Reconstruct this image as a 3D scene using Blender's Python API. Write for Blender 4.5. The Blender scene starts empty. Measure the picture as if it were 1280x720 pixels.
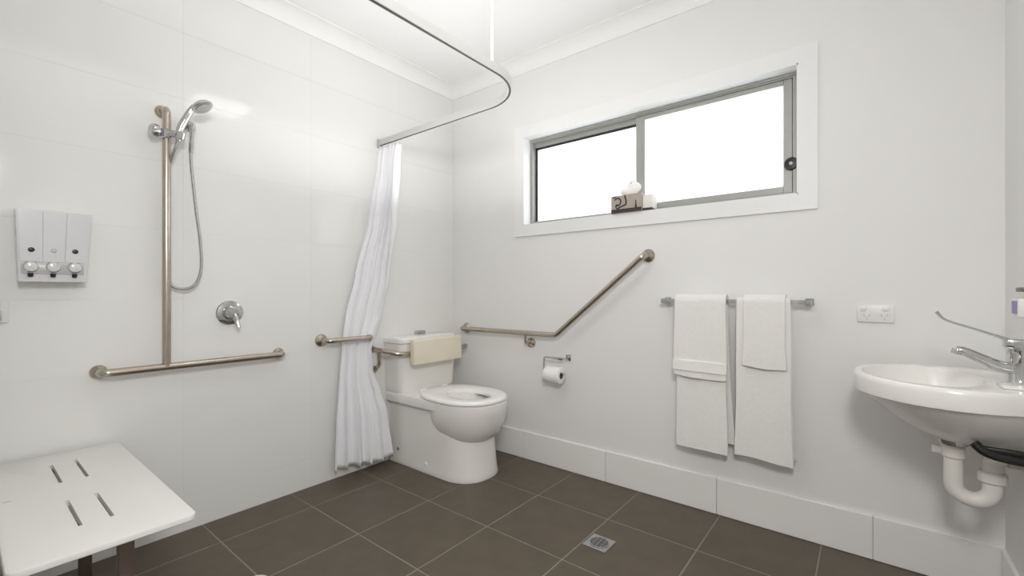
import bpy, bmesh, math, random
from mathutils import Vector, Matrix

random.seed(7)
S = bpy.context.scene
COL = S.collection
PI = math.pi

# ---------------------------------------------------------------- camera
FPX = 559.0
YAW = math.atan2(446, 559)
cd = bpy.data.cameras.new('camera')
cd.sensor_width = 36.0
cd.lens = FPX / 1280 * 36.0
cd.shift_y = 4.0 / 1280
cd.clip_start = 0.02
cam = bpy.data.objects.new('camera', cd)
COL.objects.link(cam)
cam.location = (2.4567, -2.3620, 1.1)
cam.rotation_euler = (PI / 2, 0, YAW)
S.camera = cam

# ---------------------------------------------------------------- world, lights, exposure
W = bpy.data.worlds.new('overcast_sky')
S.world = W
W.use_nodes = True
bg = W.node_tree.nodes['Background']
bg.inputs[0].default_value = (0.96, 0.98, 1.0, 1)
bg.inputs[1].default_value = 2.6

def area_light(name, loc, rot, sx, sy, power, color):
    l = bpy.data.lights.new(name, 'AREA')
    l.shape = 'RECTANGLE'
    l.size, l.size_y = sx, sy
    l.energy = power
    l.color = color
    o = bpy.data.objects.new(name, l)
    o.location = loc
    o.rotation_euler = rot
    COL.objects.link(o)
    return o

# the ceiling lamp's light sits just under its diffuser; a soft flash beside the camera and an unseen upward fill, added mid-room to stand in for ceiling bounce
area_light('ceiling_lamp_light', (1.49, -1.06, 2.5435), (0, 0, 0), 0.35, 0.35, 2.6, (1.0, 0.98, 0.95))
area_light('camera_flash', (2.55, -2.37, 1.90), (math.radians(62), 0, YAW + 0.22), 0.4, 0.4, 22, (1.0, 0.99, 0.975))
area_light('ceiling_bounce_fill', (0.80, -0.90, 1.62), (PI, 0, 0), 0.9, 0.9, 5.6, (1.0, 0.99, 0.98))

S.view_settings.view_transform = 'Standard'
S.view_settings.look = 'None'
S.view_settings.gamma = 1.0
S.view_settings.use_curve_mapping = False
S.view_settings.exposure = 0.15
S.cycles.max_bounces = 10
S.cycles.diffuse_bounces = 8
S.cycles.glossy_bounces = 5
S.cycles.sample_clamp_indirect = 6.0

# ---------------------------------------------------------------- materials
def mat(name, color, rough=0.5, metal=0.0, spec=0.5, coat=0.0, noise=None, bump=None, trans=0.0, sub=0.0):
    """noise = (scale, amount): soft colour variation; bump = (scale, strength, distance)"""
    m = bpy.data.materials.new(name)
    m.use_nodes = True
    nt = m.node_tree
    b = nt.nodes['Principled BSDF']
    b.inputs['Base Color'].default_value = (*color, 1)
    b.inputs['Roughness'].default_value = rough
    b.inputs['Metallic'].default_value = metal
    b.inputs['Specular IOR Level'].default_value = spec
    b.inputs['Coat Weight'].default_value = coat
    b.inputs['Coat Roughness'].default_value = 0.04
    b.inputs['Transmission Weight'].default_value = trans
    if sub:
        b.inputs['Subsurface Weight'].default_value = sub
        b.inputs['Subsurface Radius'].default_value = (0.01, 0.01, 0.01)
    tc = nt.nodes.new('ShaderNodeTexCoord')
    if noise:
        n = nt.nodes.new('ShaderNodeTexNoise')
        n.inputs['Scale'].default_value = noise[0]
        n.inputs['Detail'].default_value = 4
        nt.links.new(tc.outputs['Object'], n.inputs['Vector'])
        r = nt.nodes.new('ShaderNodeValToRGB')
        a = noise[1]
        r.color_ramp.elements[0].position = 0.3
        r.color_ramp.elements[1].position = 0.7
        r.color_ramp.elements[0].color = (*[max(0, c * (1 - a)) for c in color], 1)
        r.color_ramp.elements[1].color = (*[min(1, c * (1 + a)) for c in color], 1)
        nt.links.new(n.outputs['Fac'], r.inputs['Fac'])
        nt.links.new(r.outputs['Color'], b.inputs['Base Color'])
    if bump:
        n2 = nt.nodes.new('ShaderNodeTexNoise')
        n2.inputs['Scale'].default_value = bump[0]
        n2.inputs['Detail'].default_value = 3
        nt.links.new(tc.outputs['Object'], n2.inputs['Vector'])
        bp = nt.nodes.new('ShaderNodeBump')
        bp.inputs['Strength'].default_value = bump[1]
        bp.inputs['Distance'].default_value = bump[2]
        nt.links.new(n2.outputs['Fac'], bp.inputs['Height'])
        nt.links.new(bp.outputs['Normal'], b.inputs['Normal'])
    return m

M = {}
M['paint'] = mat('wall_paint', (0.80, 0.795, 0.785), 0.6, spec=0.15, noise=(1.5, 0.01), bump=(180, 0.06, 0.001))
M['ceiling'] = mat('ceiling_paint', (0.89, 0.89, 0.89), 0.8, spec=0.2, noise=(1.5, 0.008))
M['cornice'] = mat('cornice_paint', (0.87, 0.87, 0.865), 0.7, spec=0.25, noise=(3, 0.008))
M['walltile'] = mat('glazed_wall_tile', (0.79, 0.79, 0.77), 0.08, spec=0.38, noise=(3, 0.008), bump=(3, 0.02, 0.002))
M['skirttile'] = mat('skirting_tile', (0.85, 0.845, 0.825), 0.2, noise=(3, 0.01))
M['wallgrout'] = mat('white_grout', (0.77, 0.77, 0.75), 0.85, noise=(40, 0.03))
M['floortile'] = mat('floor_tile', (0.104, 0.084, 0.060), 0.45, spec=0.4, noise=(9, 0.10), bump=(120, 0.12, 0.001))
M['floorgrout'] = mat('floor_grout', (0.25, 0.222, 0.185), 0.9, noise=(30, 0.08))
M['trim'] = mat('gloss_trim_paint', (0.82, 0.82, 0.825), 0.45, noise=(4, 0.01))
M['alu'] = mat('window_aluminium', (0.36, 0.36, 0.345), 0.42, metal=0.3, noise=(12, 0.03))
M['gasket'] = mat('black_gasket', (0.025, 0.022, 0.02), 0.6, noise=(30, 0.1))
M['black'] = mat('black_plastic', (0.012, 0.012, 0.012), 0.35, noise=(30, 0.1))
M['steel'] = mat('satin_steel', (0.51, 0.455, 0.39), 0.24, metal=1.0, noise=(25, 0.05))
M['chrome'] = mat('chrome', (0.58, 0.58, 0.58), 0.07, metal=1.0, noise=(20, 0.02))
M['hose'] = mat('hose_steel', (0.42, 0.41, 0.39), 0.35, metal=0.9, noise=(60, 0.1))
M['galv'] = mat('dull_steel', (0.20, 0.165, 0.14), 0.4, metal=0.8, noise=(20, 0.08))
M['ceramic'] = mat('vitreous_china', (0.84, 0.825, 0.795), 0.2, coat=0.15, noise=(4, 0.008))
M['seatplastic'] = mat('white_seat_plastic', (0.90, 0.89, 0.875), 0.25, noise=(6, 0.01))
M['pad'] = mat('cream_vinyl', (0.80, 0.725, 0.60), 0.45, noise=(10, 0.02), bump=(260, 0.1, 0.001))
M['bench'] = mat('white_bench_plastic', (0.74, 0.735, 0.70), 0.35, noise=(6, 0.01))
M['towel'] = mat('white_terry', (0.88, 0.865, 0.84), 0.95, spec=0.1, noise=(60, 0.02), bump=(420, 0.7, 0.004))
M['towelband'] = mat('white_towel_band', (0.88, 0.865, 0.845), 0.8, spec=0.1, noise=(60, 0.015), bump=(200, 0.2, 0.002))
M['paper'] = mat('tissue_paper', (0.88, 0.875, 0.86), 0.9, spec=0.1, noise=(30, 0.01), bump=(120, 0.2, 0.002))
M['card'] = mat('brown_card_core', (0.18, 0.13, 0.09), 0.9, noise=(30, 0.05))
M['plastic'] = mat('white_plastic', (0.79, 0.785, 0.77), 0.35, noise=(10, 0.01))
M['pvc'] = mat('white_pvc', (0.80, 0.77, 0.73), 0.35, noise=(15, 0.02))
M['pvcdull'] = mat('beige_pvc', (0.55, 0.50, 0.44), 0.45, noise=(15, 0.04))
M['dispenser'] = mat('pale_grey_plastic', (0.64, 0.635, 0.655), 0.25, noise=(8, 0.015))
M['dispband'] = mat('grey_plastic_band', (0.50, 0.49, 0.48), 0.3, noise=(8, 0.03))
M['clearbutton'] = mat('grey_clear_button', (0.66, 0.66, 0.67), 0.1, coat=0.8, noise=(8, 0.02))
M['track'] = mat('white_track', (0.56, 0.56, 0.55), 0.4, noise=(8, 0.015))
M['slot'] = mat('track_slot', (0.05, 0.047, 0.043), 0.6, noise=(20, 0.05))
M['box'] = mat('tissue_box_card', (0.42, 0.36, 0.315), 0.6, noise=(40, 0.06))
M['boxwhite'] = mat('tissue_box_white', (0.80, 0.77, 0.74), 0.6, noise=(40, 0.02))
M['boxdark'] = mat('tissue_box_dark', (0.045, 0.03, 0.027), 0.6, noise=(40, 0.08))
M['lamp'] = mat('lamp_opal', (0.85, 0.85, 0.85), 0.4, noise=(4, 0.005))
b = M['lamp'].node_tree.nodes['Principled BSDF']
b.inputs['Emission Color'].default_value = (1, 0.97, 0.93, 1)
b.inputs['Emission Strength'].default_value = 3.0
M['violet'] = mat('violet_label', (0.25, 0.22, 0.42), 0.4, noise=(20, 0.05))
M['water'] = mat('toilet_water', (0.20, 0.21, 0.20), 0.04, coat=0.5)
M['lightblock'] = mat('lightblock_paint', (0.8, 0.79, 0.77), 0.7)

def curtain_mat():
    m = bpy.data.materials.new('white_curtain_fabric')
    m.use_nodes = True
    nt = m.node_tree
    b = nt.nodes['Principled BSDF']
    b.inputs['Base Color'].default_value = (0.93, 0.93, 0.955, 1)
    b.inputs['Roughness'].default_value = 0.75
    b.inputs['Specular IOR Level'].default_value = 0.2
    tr = nt.nodes.new('ShaderNodeBsdfTranslucent')
    tr.inputs['Color'].default_value = (0.88, 0.88, 0.92, 1)
    mx = nt.nodes.new('ShaderNodeMixShader')
    mx.inputs[0].default_value = 0.12
    out = nt.nodes['Material Output']
    nt.links.new(b.outputs[0], mx.inputs[1])
    nt.links.new(tr.outputs[0], mx.inputs[2])
    nt.links.new(mx.outputs[0], out.inputs['Surface'])
    tc = nt.nodes.new('ShaderNodeTexCoord')
    n = nt.nodes.new('ShaderNodeTexNoise')
    n.inputs['Scale'].default_value = 14
    nt.links.new(tc.outputs['Object'], n.inputs['Vector'])
    bp = nt.nodes.new('ShaderNodeBump')
    bp.inputs['Strength'].default_value = 0.25
    bp.inputs['Distance'].default_value = 0.01
    nt.links.new(n.outputs['Fac'], bp.inputs['Height'])
    nt.links.new(bp.outputs['Normal'], b.inputs['Normal'])
    return m
M['curtain'] = curtain_mat()

def pane_mat():
    """frosted glass: scatters the daylight that falls on its outer face"""
    m = bpy.data.materials.new('frosted_glass')
    m.use_nodes = True
    nt = m.node_tree
    nt.nodes.remove(nt.nodes['Principled BSDF'])
    tr = nt.nodes.new('ShaderNodeBsdfTranslucent')
    n = nt.nodes.new('ShaderNodeTexNoise')
    n.inputs['Scale'].default_value = 2.0
    tc = nt.nodes.new('ShaderNodeTexCoord')
    nt.links.new(tc.outputs['Object'], n.inputs['Vector'])
    r = nt.nodes.new('ShaderNodeValToRGB')
    r.color_ramp.elements[0].color = (0.90, 0.92, 0.92, 1)
    r.color_ramp.elements[1].color = (0.95, 0.96, 0.95, 1)
    nt.links.new(n.outputs['Fac'], r.inputs['Fac'])
    nt.links.new(r.outputs['Color'], tr.inputs['Color'])
    gl = nt.nodes.new('ShaderNodeBsdfGlossy')
    gl.inputs['Roughness'].default_value = 0.25
    mx = nt.nodes.new('ShaderNodeMixShader')
    mx.inputs[0].default_value = 0.05
    nt.links.new(tr.outputs[0], mx.inputs[1])
    nt.links.new(gl.outputs[0], mx.inputs[2])
    nt.links.new(mx.outputs[0], nt.nodes['Material Output'].inputs['Surface'])
    return m
M['pane'] = pane_mat()

# ---------------------------------------------------------------- mesh helpers (all in world coordinates)
ORIGIN = {}

def new():
    return bmesh.new()

def add_box(bm, a, b, bev=0.0, seg=2, rot=None):
    """box between two corners; rot = (Matrix 3x3, centre)"""
    t = bmesh.new()
    bmesh.ops.create_cube(t, size=1)
    c = [(a[i] + b[i]) / 2 for i in range(3)]
    d = [abs(b[i] - a[i]) for i in range(3)]
    for v in t.verts:
        v.co = Vector((c[0] + v.co.x * d[0], c[1] + v.co.y * d[1], c[2] + v.co.z * d[2]))
    if bev:
        bmesh.ops.bevel(t, geom=list(t.edges), offset=bev, segments=seg, profile=0.5, affect='EDGES')
    if rot:
        bmesh.ops.rotate(t, verts=t.verts, cent=Vector(rot[1]), matrix=rot[0])
    merge(bm, t)

def merge(bm, t):
    vm = {}
    for v in t.verts:
        vm[v] = bm.verts.new(v.co)
    for f in t.faces:
        try:
            nf = bm.faces.new([vm[v] for v in f.verts])
            nf.smooth = f.smooth
        except ValueError:
            pass
    t.free()

def smooth_path(pts, n=8):
    """Catmull-Rom through the points"""
    P = [Vector(p) for p in pts]
    P = [2 * P[0] - P[1]] + P + [2 * P[-1] - P[-2]]
    out = []
    for i in range(1, len(P) - 2):
        for k in range(n):
            t = k / n
            a, b, c, d = P[i - 1], P[i], P[i + 1], P[i + 2]
            out.append(0.5 * ((2 * b) + (c - a) * t + (2 * a - 5 * b + 4 * c - d) * t * t + (3 * b - a - 3 * c + d) * t ** 3))
    out.append(P[-2])
    return out

def fillet(pts, r, n=8):
    """polyline with rounded corners"""
    P = [Vector(p) for p in pts]
    out = [P[0]]
    for i in range(1, len(P) - 1):
        a, b, c = P[i - 1], P[i], P[i + 1]
        u, w = (a - b).normalized(), (c - b).normalized()
        ang = u.angle(w)
        if ang > PI - 0.02:
            out.append(b)
            continue
        rr = min(r, 0.45 * min((a - b).length, (c - b).length) * math.tan(ang / 2))
        d = rr / math.tan(ang / 2)
        p0, p1 = b + u * d, b + w * d
        cen = b + (u + w).normalized() * (rr / math.sin(ang / 2))
        v0, v1 = (p0 - cen).normalized(), (p1 - cen).normalized()
        for k in range(n + 1):
            out.append(cen + v0.slerp(v1, k / n) * rr)
    out.append(P[-1])
    return out

def sweep(bm, path, prof, up=None, cap=True, scale=None):
    """prof = [(a, b)]: a along the side vector, b along the up vector"""
    P = [Vector(p) for p in path]
    rings = []
    ref = None
    for i, p in enumerate(P):
        t = (P[min(i + 1, len(P) - 1)] - P[max(i - 1, 0)]).normalized()
        if up is not None:
            u = Vector(up)
            s = t.cross(u).normalized()
            u = s.cross(t).normalized()
        else:
            if ref is None:
                ref = Vector((0, 0, 1)) if abs(t.z) < 0.9 else Vector((1, 0, 0))
            u = (ref - t * ref.dot(t)).normalized()
            ref = u
            s = t.cross(u)
        k = scale[i] if scale else 1.0
        rings.append([bm.verts.new(p + s * a * k + u * b * k) for a, b in prof])
    n = len(prof)
    for i in range(len(rings) - 1):
        for j in range(n):
            f = bm.faces.new((rings[i][j], rings[i][(j + 1) % n], rings[i + 1][(j + 1) % n], rings[i + 1][j]))
            f.smooth = True
    if cap:
        bm.faces.new(rings[0][::-1])
        bm.faces.new(rings[-1])

def circle(r, n=16):
    return [(r * math.cos(2 * PI * i / n), r * math.sin(2 * PI * i / n)) for i in range(n)]

def add_tube(bm, path, r, n=16, cap=True, scale=None):
    sweep(bm, path, circle(r, n), None, cap, scale)

def add_lathe(bm, base, axis, prof, n=24):
    """prof = [(radius, distance along axis)], closed at both ends"""
    ax = Vector(axis).normalized()
    h = Vector((0, 0, 1)) if abs(ax.z) < 0.9 else Vector((1, 0, 0))
    u = ax.cross(h).normalized()
    w = ax.cross(u)
    base = Vector(base)
    rings = []
    for r, d in prof:
        if r < 1e-6:
            rings.append([bm.verts.new(base + ax * d)])
        else:
            rings.append([bm.verts.new(base + ax * d + (u * math.cos(2 * PI * i / n) + w * math.sin(2 * PI * i / n)) * r) for i in range(n)])
    for a, b in zip(rings, rings[1:]):
        for i in range(n):
            j = (i + 1) % n
            if len(a) == 1 and len(b) == 1:
                continue
            if len(a) == 1:
                f = bm.faces.new((a[0], b[i], b[j]))
            elif len(b) == 1:
                f = bm.faces.new((a[i], a[j], b[0]))
            else:
                f = bm.faces.new((a[i], a[j], b[j], b[i]))
            f.smooth = True
    if len(rings[0]) > 1:
        bm.faces.new(rings[0])
    if len(rings[-1]) > 1:
        bm.faces.new(rings[-1][::-1])

def add_loft(bm, rings, cap0=True, cap1=True, closed=True):
    """rings: lists of points, same count"""
    R = [[bm.verts.new(Vector(p)) for p in r] for r in rings]
    n = len(R[0])
    for a, b in zip(R, R[1:]):
        for i in range(n if closed else n - 1):
            j = (i + 1) % n
            f = bm.faces.new((a[i], a[j], b[j], b[i]))
            f.smooth = True
    if cap0:
        bm.faces.new(R[0][::-1])
    if cap1:
        bm.faces.new(R[-1])
    return R

def bevel_sharp(bm, off, seg=2, ang=40):
    es = [e for e in bm.edges if len(e.link_faces) == 2 and e.calc_face_angle(0) > math.radians(ang)]
    bmesh.ops.bevel(bm, geom=es, offset=off, segments=seg, profile=0.5, affect='EDGES')

def obj(name, bm, m, parent=None, smooth=30, flat=False):
    bmesh.ops.recalc_face_normals(bm, faces=bm.faces)
    o_w = ORIGIN.get(parent, Vector((0, 0, 0))) if parent else None
    if parent is None:
        xs = [v.co for v in bm.verts]
        lo = Vector([min(v[i] for v in xs) for i in range(3)])
        hi = Vector([max(v[i] for v in xs) for i in range(3)])
        o_w = Vector(((lo.x + hi.x) / 2, (lo.y + hi.y) / 2, lo.z))
    for v in bm.verts:
        v.co -= o_w
    me = bpy.data.meshes.new(name)
    bm.to_mesh(me)
    bm.free()
    me.materials.append(m)
    if not flat:
        for p in me.polygons:
            p.use_smooth = True
        if hasattr(me, 'set_sharp_from_angle'):
            me.set_sharp_from_angle(angle=math.radians(smooth))
    o = bpy.data.objects.new(name, me)
    COL.objects.link(o)
    if parent is None:
        o.location = o_w
    else:
        o.parent = parent
    ORIGIN[o] = o_w
    return o

def tag(o, label, cat, group=None):
    o['label'] = label
    o['category'] = cat
    if group:
        o['group'] = group
    return o

def thing(name, label, cat, loc, group=None):
    o = bpy.data.objects.new(name, None)
    o.empty_display_size = 0.05
    COL.objects.link(o)
    o.location = loc
    ORIGIN[o] = Vector(loc)
    return tag(o, label, cat, group)

def struct(o, label=None):
    o['kind'] = 'structure'
    if label:
        o['label'] = label
    return o

def boxobj(name, a, b, m, parent=None, bev=0.0, seg=2, rot=None):
    bm = new()
    add_box(bm, a, b, bev, seg, rot)
    return obj(name, bm, m, parent)

# ================================================================= THE SETTING
RX, FY, CZ = 2.84, -2.42, 2.615       # right wall, front wall (behind the camera), ceiling
TH = 0.10
# ---- floor: grout bed + tiles
floor = struct(boxobj('floor', (-TH, FY - TH, -0.10), (RX + TH, TH, -0.0015), M['floorgrout']), 'dark taupe tiled bathroom floor')
P_T, G = 0.412, 0.006
xl = [0.236 - P_T] + [0.236 + P_T * k for k in range(8)]
yl = [0.025 - P_T * k for k in range(8)]
tile_mesh = {}
def tile(parent, key, size, centre, m, name='tile', bev=0.0012, tilt=0.0):
    """one tile: shares its mesh with tiles of the same size"""
    k = (key, tuple(round(s, 4) for s in size))
    if k not in tile_mesh:
        bm = new()
        add_box(bm, [-s / 2 for s in size], [s / 2 for s in size], bev, 1)
        me = bpy.data.meshes.new(name)
        bm.to_mesh(me)
        bm.free()
        me.materials.append(m)
        tile_mesh[k] = me
    o = bpy.data.objects.new(name, tile_mesh[k])
    COL.objects.link(o)
    o.parent = parent
    o.location = Vector(centre) - ORIGIN[parent]
    return o
for i in range(len(xl) - 1):
    for j in range(len(yl) - 1):
        x0, x1 = max(xl[i], 0.0) + G / 2, min(xl[i + 1], RX) - G / 2
        y1, y0 = min(yl[j], 0.0) - G / 2, max(yl[j + 1], FY) + G / 2
        if x1 - x0 < 0.02 or y1 - y0 < 0.02:
            continue
        tile(floor, 'floor', (x1 - x0, y1 - y0, 0.008), ((x0 + x1) / 2, (y0 + y1) / 2, -0.004 + random.uniform(-0.0003, 0.0)), M['floortile'])

# ---- left wall: grout plane + large glazed tiles
wl = struct(boxobj('wall_left', (-TH, FY - TH, -0.1), (-0.0012, TH, CZ + 0.05), M['wallgrout']), 'glossy white tiled shower wall')
zl = [0.0] + [0.156 + 0.304 * k for k in range(8)] + [2.56]
yw = [0.0, -0.5, -1.1, -1.7, -2.3, FY]
for i in range(len(zl) - 1):
    for j in range(len(yw) - 1):
        g = 0.0008
        tile(wl, 'wall', (0.008, yw[j] - yw[j + 1] - 0.0003, zl[i + 1] - zl[i] - g),
             (-0.004, (yw[j] + yw[j + 1]) / 2, (zl[i] + zl[i + 1]) / 2), M['walltile'], bev=0.0002)

# ---- back wall with the window opening
OX0, OX1, OZ0, OZ1 = 0.674, 2.211, 1.533, 2.116
def wall_with_hole(name, axis, lo, hi, h0, h1, z0, z1, t0, t1, m):
    bm = new()
    def bx(a0, a1, c0, c1):
        if axis == 'x':
            add_box(bm, (a0, t0, c0), (a1, t1, c1))
        else:
            add_box(bm, (t0, a0, c0), (t1, a1, c1))
    bx(lo, h0, -0.1, CZ + 0.05)
    bx(h1, hi, -0.1, CZ + 0.05)
    if z0 > 0:
        bx(h0, h1, -0.1, z0)
    bx(h0, h1, z1, CZ + 0.05)
    return struct(obj(name, bm, m, flat=True))
wall_with_hole('wall_back', 'x', 0.0, RX, OX0, OX1, OZ0, OZ1, 0.0, 0.15, M['paint'])['label'] = 'plain white painted wall with the window'
struct(boxobj('wall_right', (RX, FY - TH, -0.1), (RX + TH, TH + 0.05, CZ + 0.05), M['paint']), 'white wall behind the basin')
wall_with_hole('wall_front', 'x', 0.0, RX, 1.95, 2.80, 0, 2.08, FY - TH, FY, M['paint'])['label'] = 'white wall with the doorway'
struct(boxobj('ceiling', (-TH, FY - TH, CZ), (RX + TH, TH + 0.05, CZ + 0.1), M['ceiling']), 'flat white ceiling')

# ---- cove cornices, mitred
def cornice(name, p, q, inward):
    """p -> q along the wall at z = 0; inward = unit vector into the room"""
    bm = new()
    p, q, n = Vector(p), Vector(q), Vector(inward)
    d = (q - p).normalized()
    H, Pj = 0.075, 0.085
    prof = [(0.0, CZ - H), (0.006, CZ - H)]
    for k in range(9):
        a = k / 8 * PI / 2
        prof.append((Pj - 0.006 - (Pj - 0.012) * math.cos(a), CZ - 0.006 - (H - 0.012) * (1 - math.sin(a))))
    prof += [(Pj, CZ - 0.006), (Pj, CZ), (0.0, CZ)]
    r0 = [p + n * a + d * a + Vector((0, 0, z)) for a, z in prof]
    r1 = [q + n * a - d * a + Vector((0, 0, z)) for a, z in prof]
    add_loft(bm, [r0, r1])
    return struct(obj(name, bm, M['cornice'], smooth=25))
cornice('trim_1', (0, 0, 0), (0, FY, 0), (1, 0, 0))
cornice('trim_2', (0, 0, 0), (RX, 0, 0), (0, -1, 0))
cornice('trim_3', (RX, 0, 0), (RX, FY, 0), (-1, 0, 0))
cornice('trim_4', (0, FY, 0), (RX, FY, 0), (0, 1, 0))

# ---- tiled skirting on the painted walls
def skirting(name, edges, fixed):
    H = 0.178
    r = bpy.data.objects.new(name, None)
    COL.objects.link(r)
    ORIGIN[r] = Vector((0, 0, 0))
    r.empty_display_size = 0.05
    for a, b in zip(edges, edges[1:]):
        a, b = min(a, b) + 0.0012, max(a, b) - 0.0012
        c = (a + b) / 2
        if fixed[0] == 'y':
            tile(r, name, (b - a, 0.012, H), (c, fixed[1], H / 2 + 0.001), M['skirttile'], bev=0.002)
        else:
            tile(r, name, (0.012, b - a, H), (fixed[1], c, H / 2 + 0.001), M['skirttile'], bev=0.002)
    return struct(r)
skirting('baseboard_back', [0.001, 0.67, 1.27, 1.87, 2.47, RX - 0.0005], ('y', -0.006))
skirting('baseboard_right', [-0.013, -0.6, -1.2, -1.8, FY + 0.013], ('x', RX - 0.006))
skirting('baseboard_front', [0.001, 0.6, 1.2, 1.88], ('y', FY + 0.006))
# door lining of the doorway behind the camera
bm = new()
add_box(bm, (1.885, FY, 0), (1.955, FY + 0.015, 2.14), 0.003)
add_box(bm, (2.795, FY, 0), (RX - 0.012, FY + 0.015, 2.14), 0.003)
add_box(bm, (1.885, FY, 2.075), (RX - 0.012, FY + 0.015, 2.14), 0.003)
struct(obj('trim_5', bm, M['trim']))

# ---- window
win = bpy.data.objects.new('window_1', None)
COL.objects.link(win)
win.location = (1.44, 0.09, OZ0)
ORIGIN[win] = Vector(win.location)
struct(win, 'wide sliding window with frosted panes')
A = 0.072
def mitre_board(name, p0, p1, q0, q1, y0, y1, m):
    """board whose face is the quad p0 p1 q1 q0 in x,z"""
    bm = new()
    f = [(p0[0], y0, p0[1]), (p1[0], y0, p1[1]), (q1[0], y0, q1[1]), (q0[0], y0, q0[1])]
    bk = [(x, y1, z) for x, _, z in f]
    add_loft(bm, [f, bk])
    bevel_sharp(bm, 0.002, 1)
    return obj(name, bm, m, win)
y0, y1 = -0.012, 0.0
i0, i1, j0, j1 = (OX0, OZ0), (OX1, OZ0), (OX0, OZ1), (OX1, OZ1)
o0, o1, k0, k1 = (OX0 - A, OZ0 - A), (OX1 + A, OZ0 - A), (OX0 - A, OZ1 + A), (OX1 + A, OZ1 + A)
mitre_board('architrave', o0, o1, i0, i1, y0, y1, M['trim'])
mitre_board('architrave', k0, k1, j0, j1, y0, y1, M['trim'])
mitre_board('architrave', o0, k0, i0, j0, y0, y1, M['trim'])
mitre_board('architrave', o1, k1, i1, j1, y0, y1, M['trim'])
RT = 0.006
WD = 0.064     # depth of the reveal in front of the frame
boxobj('reveal', (OX0, -0.012, OZ0), (OX0 + RT, WD, OZ1), M['trim'], win)
boxobj('reveal', (OX1 - RT, -0.012, OZ0), (OX1, WD, OZ1), M['trim'], win)
boxobj('reveal', (OX0, -0.012, OZ1 - RT), (OX1, WD, OZ1), M['trim'], win)
boxobj('window_sill', (OX0, -0.012, OZ0), (OX1, WD, OZ0 + RT), M['trim'], win)
# outer aluminium frame
FX0, FX1, FZ0, FZ1 = OX0 + 0.001, OX1 - 0.001, OZ0 + 0.001, OZ1 - 0.001
bm = new()
Y0, Y1 = WD - 0.002, WD + 0.062
add_box(bm, (FX0, Y0, FZ0), (FX0 + 0.024, Y1, FZ1), 0.0015, 1)
add_box(bm, (FX1 - 0.028, Y0, FZ0), (FX1, Y1, FZ1), 0.0015, 1)
add_box(bm, (FX1 - 0.060, WD + 0.028, FZ0 + 0.001), (FX1 - 0.001, Y1 - 0.0015, FZ1 - 0.001), 0.0015, 1)
add_box(bm, (FX0 + 0.0235, Y0 + 0.0005, FZ1 - 0.026), (FX1 - 0.0275, Y1, FZ1), 0.0015, 1)
add_box(bm, (FX0 + 0.0235, WD + 0.0285, FZ1 - 0.040), (FX1 - 0.0595, Y1 - 0.001, FZ1 - 0.001), 0.0015, 1)
add_box(bm, (FX0 + 0.0235, Y0 + 0.0005, FZ0), (FX1 - 0.0275, Y1, FZ0 + 0.024), 0.0015, 1)
add_box(bm, (FX0, Y0 - 0.005, FZ1 - 0.018), (FX1, Y0 + 0.002, FZ1 - 0.007), 0.001, 1)
add_box(bm, (FX1 - 0.014, Y0 - 0.005, FZ0), (FX1 - 0.006, Y0 + 0.002, FZ1), 0.001, 1)
obj('window_frame', bm, M['alu'], win)
# sliding sash on the right
bm = new()
SX0, SX1, SZ0, SZ1 = 1.420, 2.180, OZ0 + 0.0252, OZ1 - 0.0272
for a, b_ in (((SX0, SZ0), (SX0 + 0.05, SZ1)), ((SX1 - 0.036, SZ0), (SX1, SZ1)), ((SX0 + 0.0495, SZ1 - 0.022), (SX1 - 0.0355, SZ1)), ((SX0 + 0.0495, SZ0), (SX1 - 0.0355, SZ0 + 0.032))):
    add_box(bm, (a[0], WD + 0.004, a[1]), (b_[0], WD + 0.026, b_[1]), 0.002, 1)
sash = obj('sliding_sash', bm, M['alu'], win)
boxobj('pane', (SX0 + 0.045, WD + 0.013, SZ0 + 0.026), (SX1 - 0.03, WD + 0.017, SZ1 - 0.018), M['pane'], sash)
# fixed light on the left with its black gasket
GX0, GX1, GZ0, GZ1 = 0.699, 1.44, OZ0 + 0.030, OZ1 - 0.055
bm = new()
add_box(bm, (GX0, WD + 0.034, GZ0), (GX0 + 0.014, WD + 0.044, GZ1))
add_box(bm, (GX0, WD + 0.034, GZ1 - 0.012), (GX1, WD + 0.044, GZ1))
obj('gasket', bm, M['gasket'], win)
bm = new()
add_box(bm, (GX0 - 0.002, WD + 0.020, GZ1), (GX1, WD + 0.046, FZ1 - 0.024), 0.001, 1)
add_box(bm, (GX0 - 0.002, WD + 0.020, FZ0 + 0.022), (GX1, WD + 0.046, GZ0 + 0.004), 0.001, 1)
obj('glazing_bead', bm, M['alu'], win)
boxobj('pane', (GX0 - 0.003, WD + 0.040, GZ0 - 0.002), (GX1, WD + 0.043, GZ1 + 0.004), M['pane'], win)
# round black latch on the right stile
bm = new()
LX = 2.176
add_lathe(bm, (LX, WD + 0.005, 1.690), (0, -1, 0), [(0.030, 0), (0.030, 0.010), (0.026, 0.016), (0.012, 0.017)], 24)
lat = obj('latch', bm, M['black'], win)
bm = new()
add_lathe(bm, (LX, WD - 0.011, 1.690), (0, -1, 0), [(0.008, 0), (0.008, 0.002), (0.005, 0.004), (0, 0.004)], 16)
obj('latch_screw', bm, M['dispband'], lat)

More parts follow.
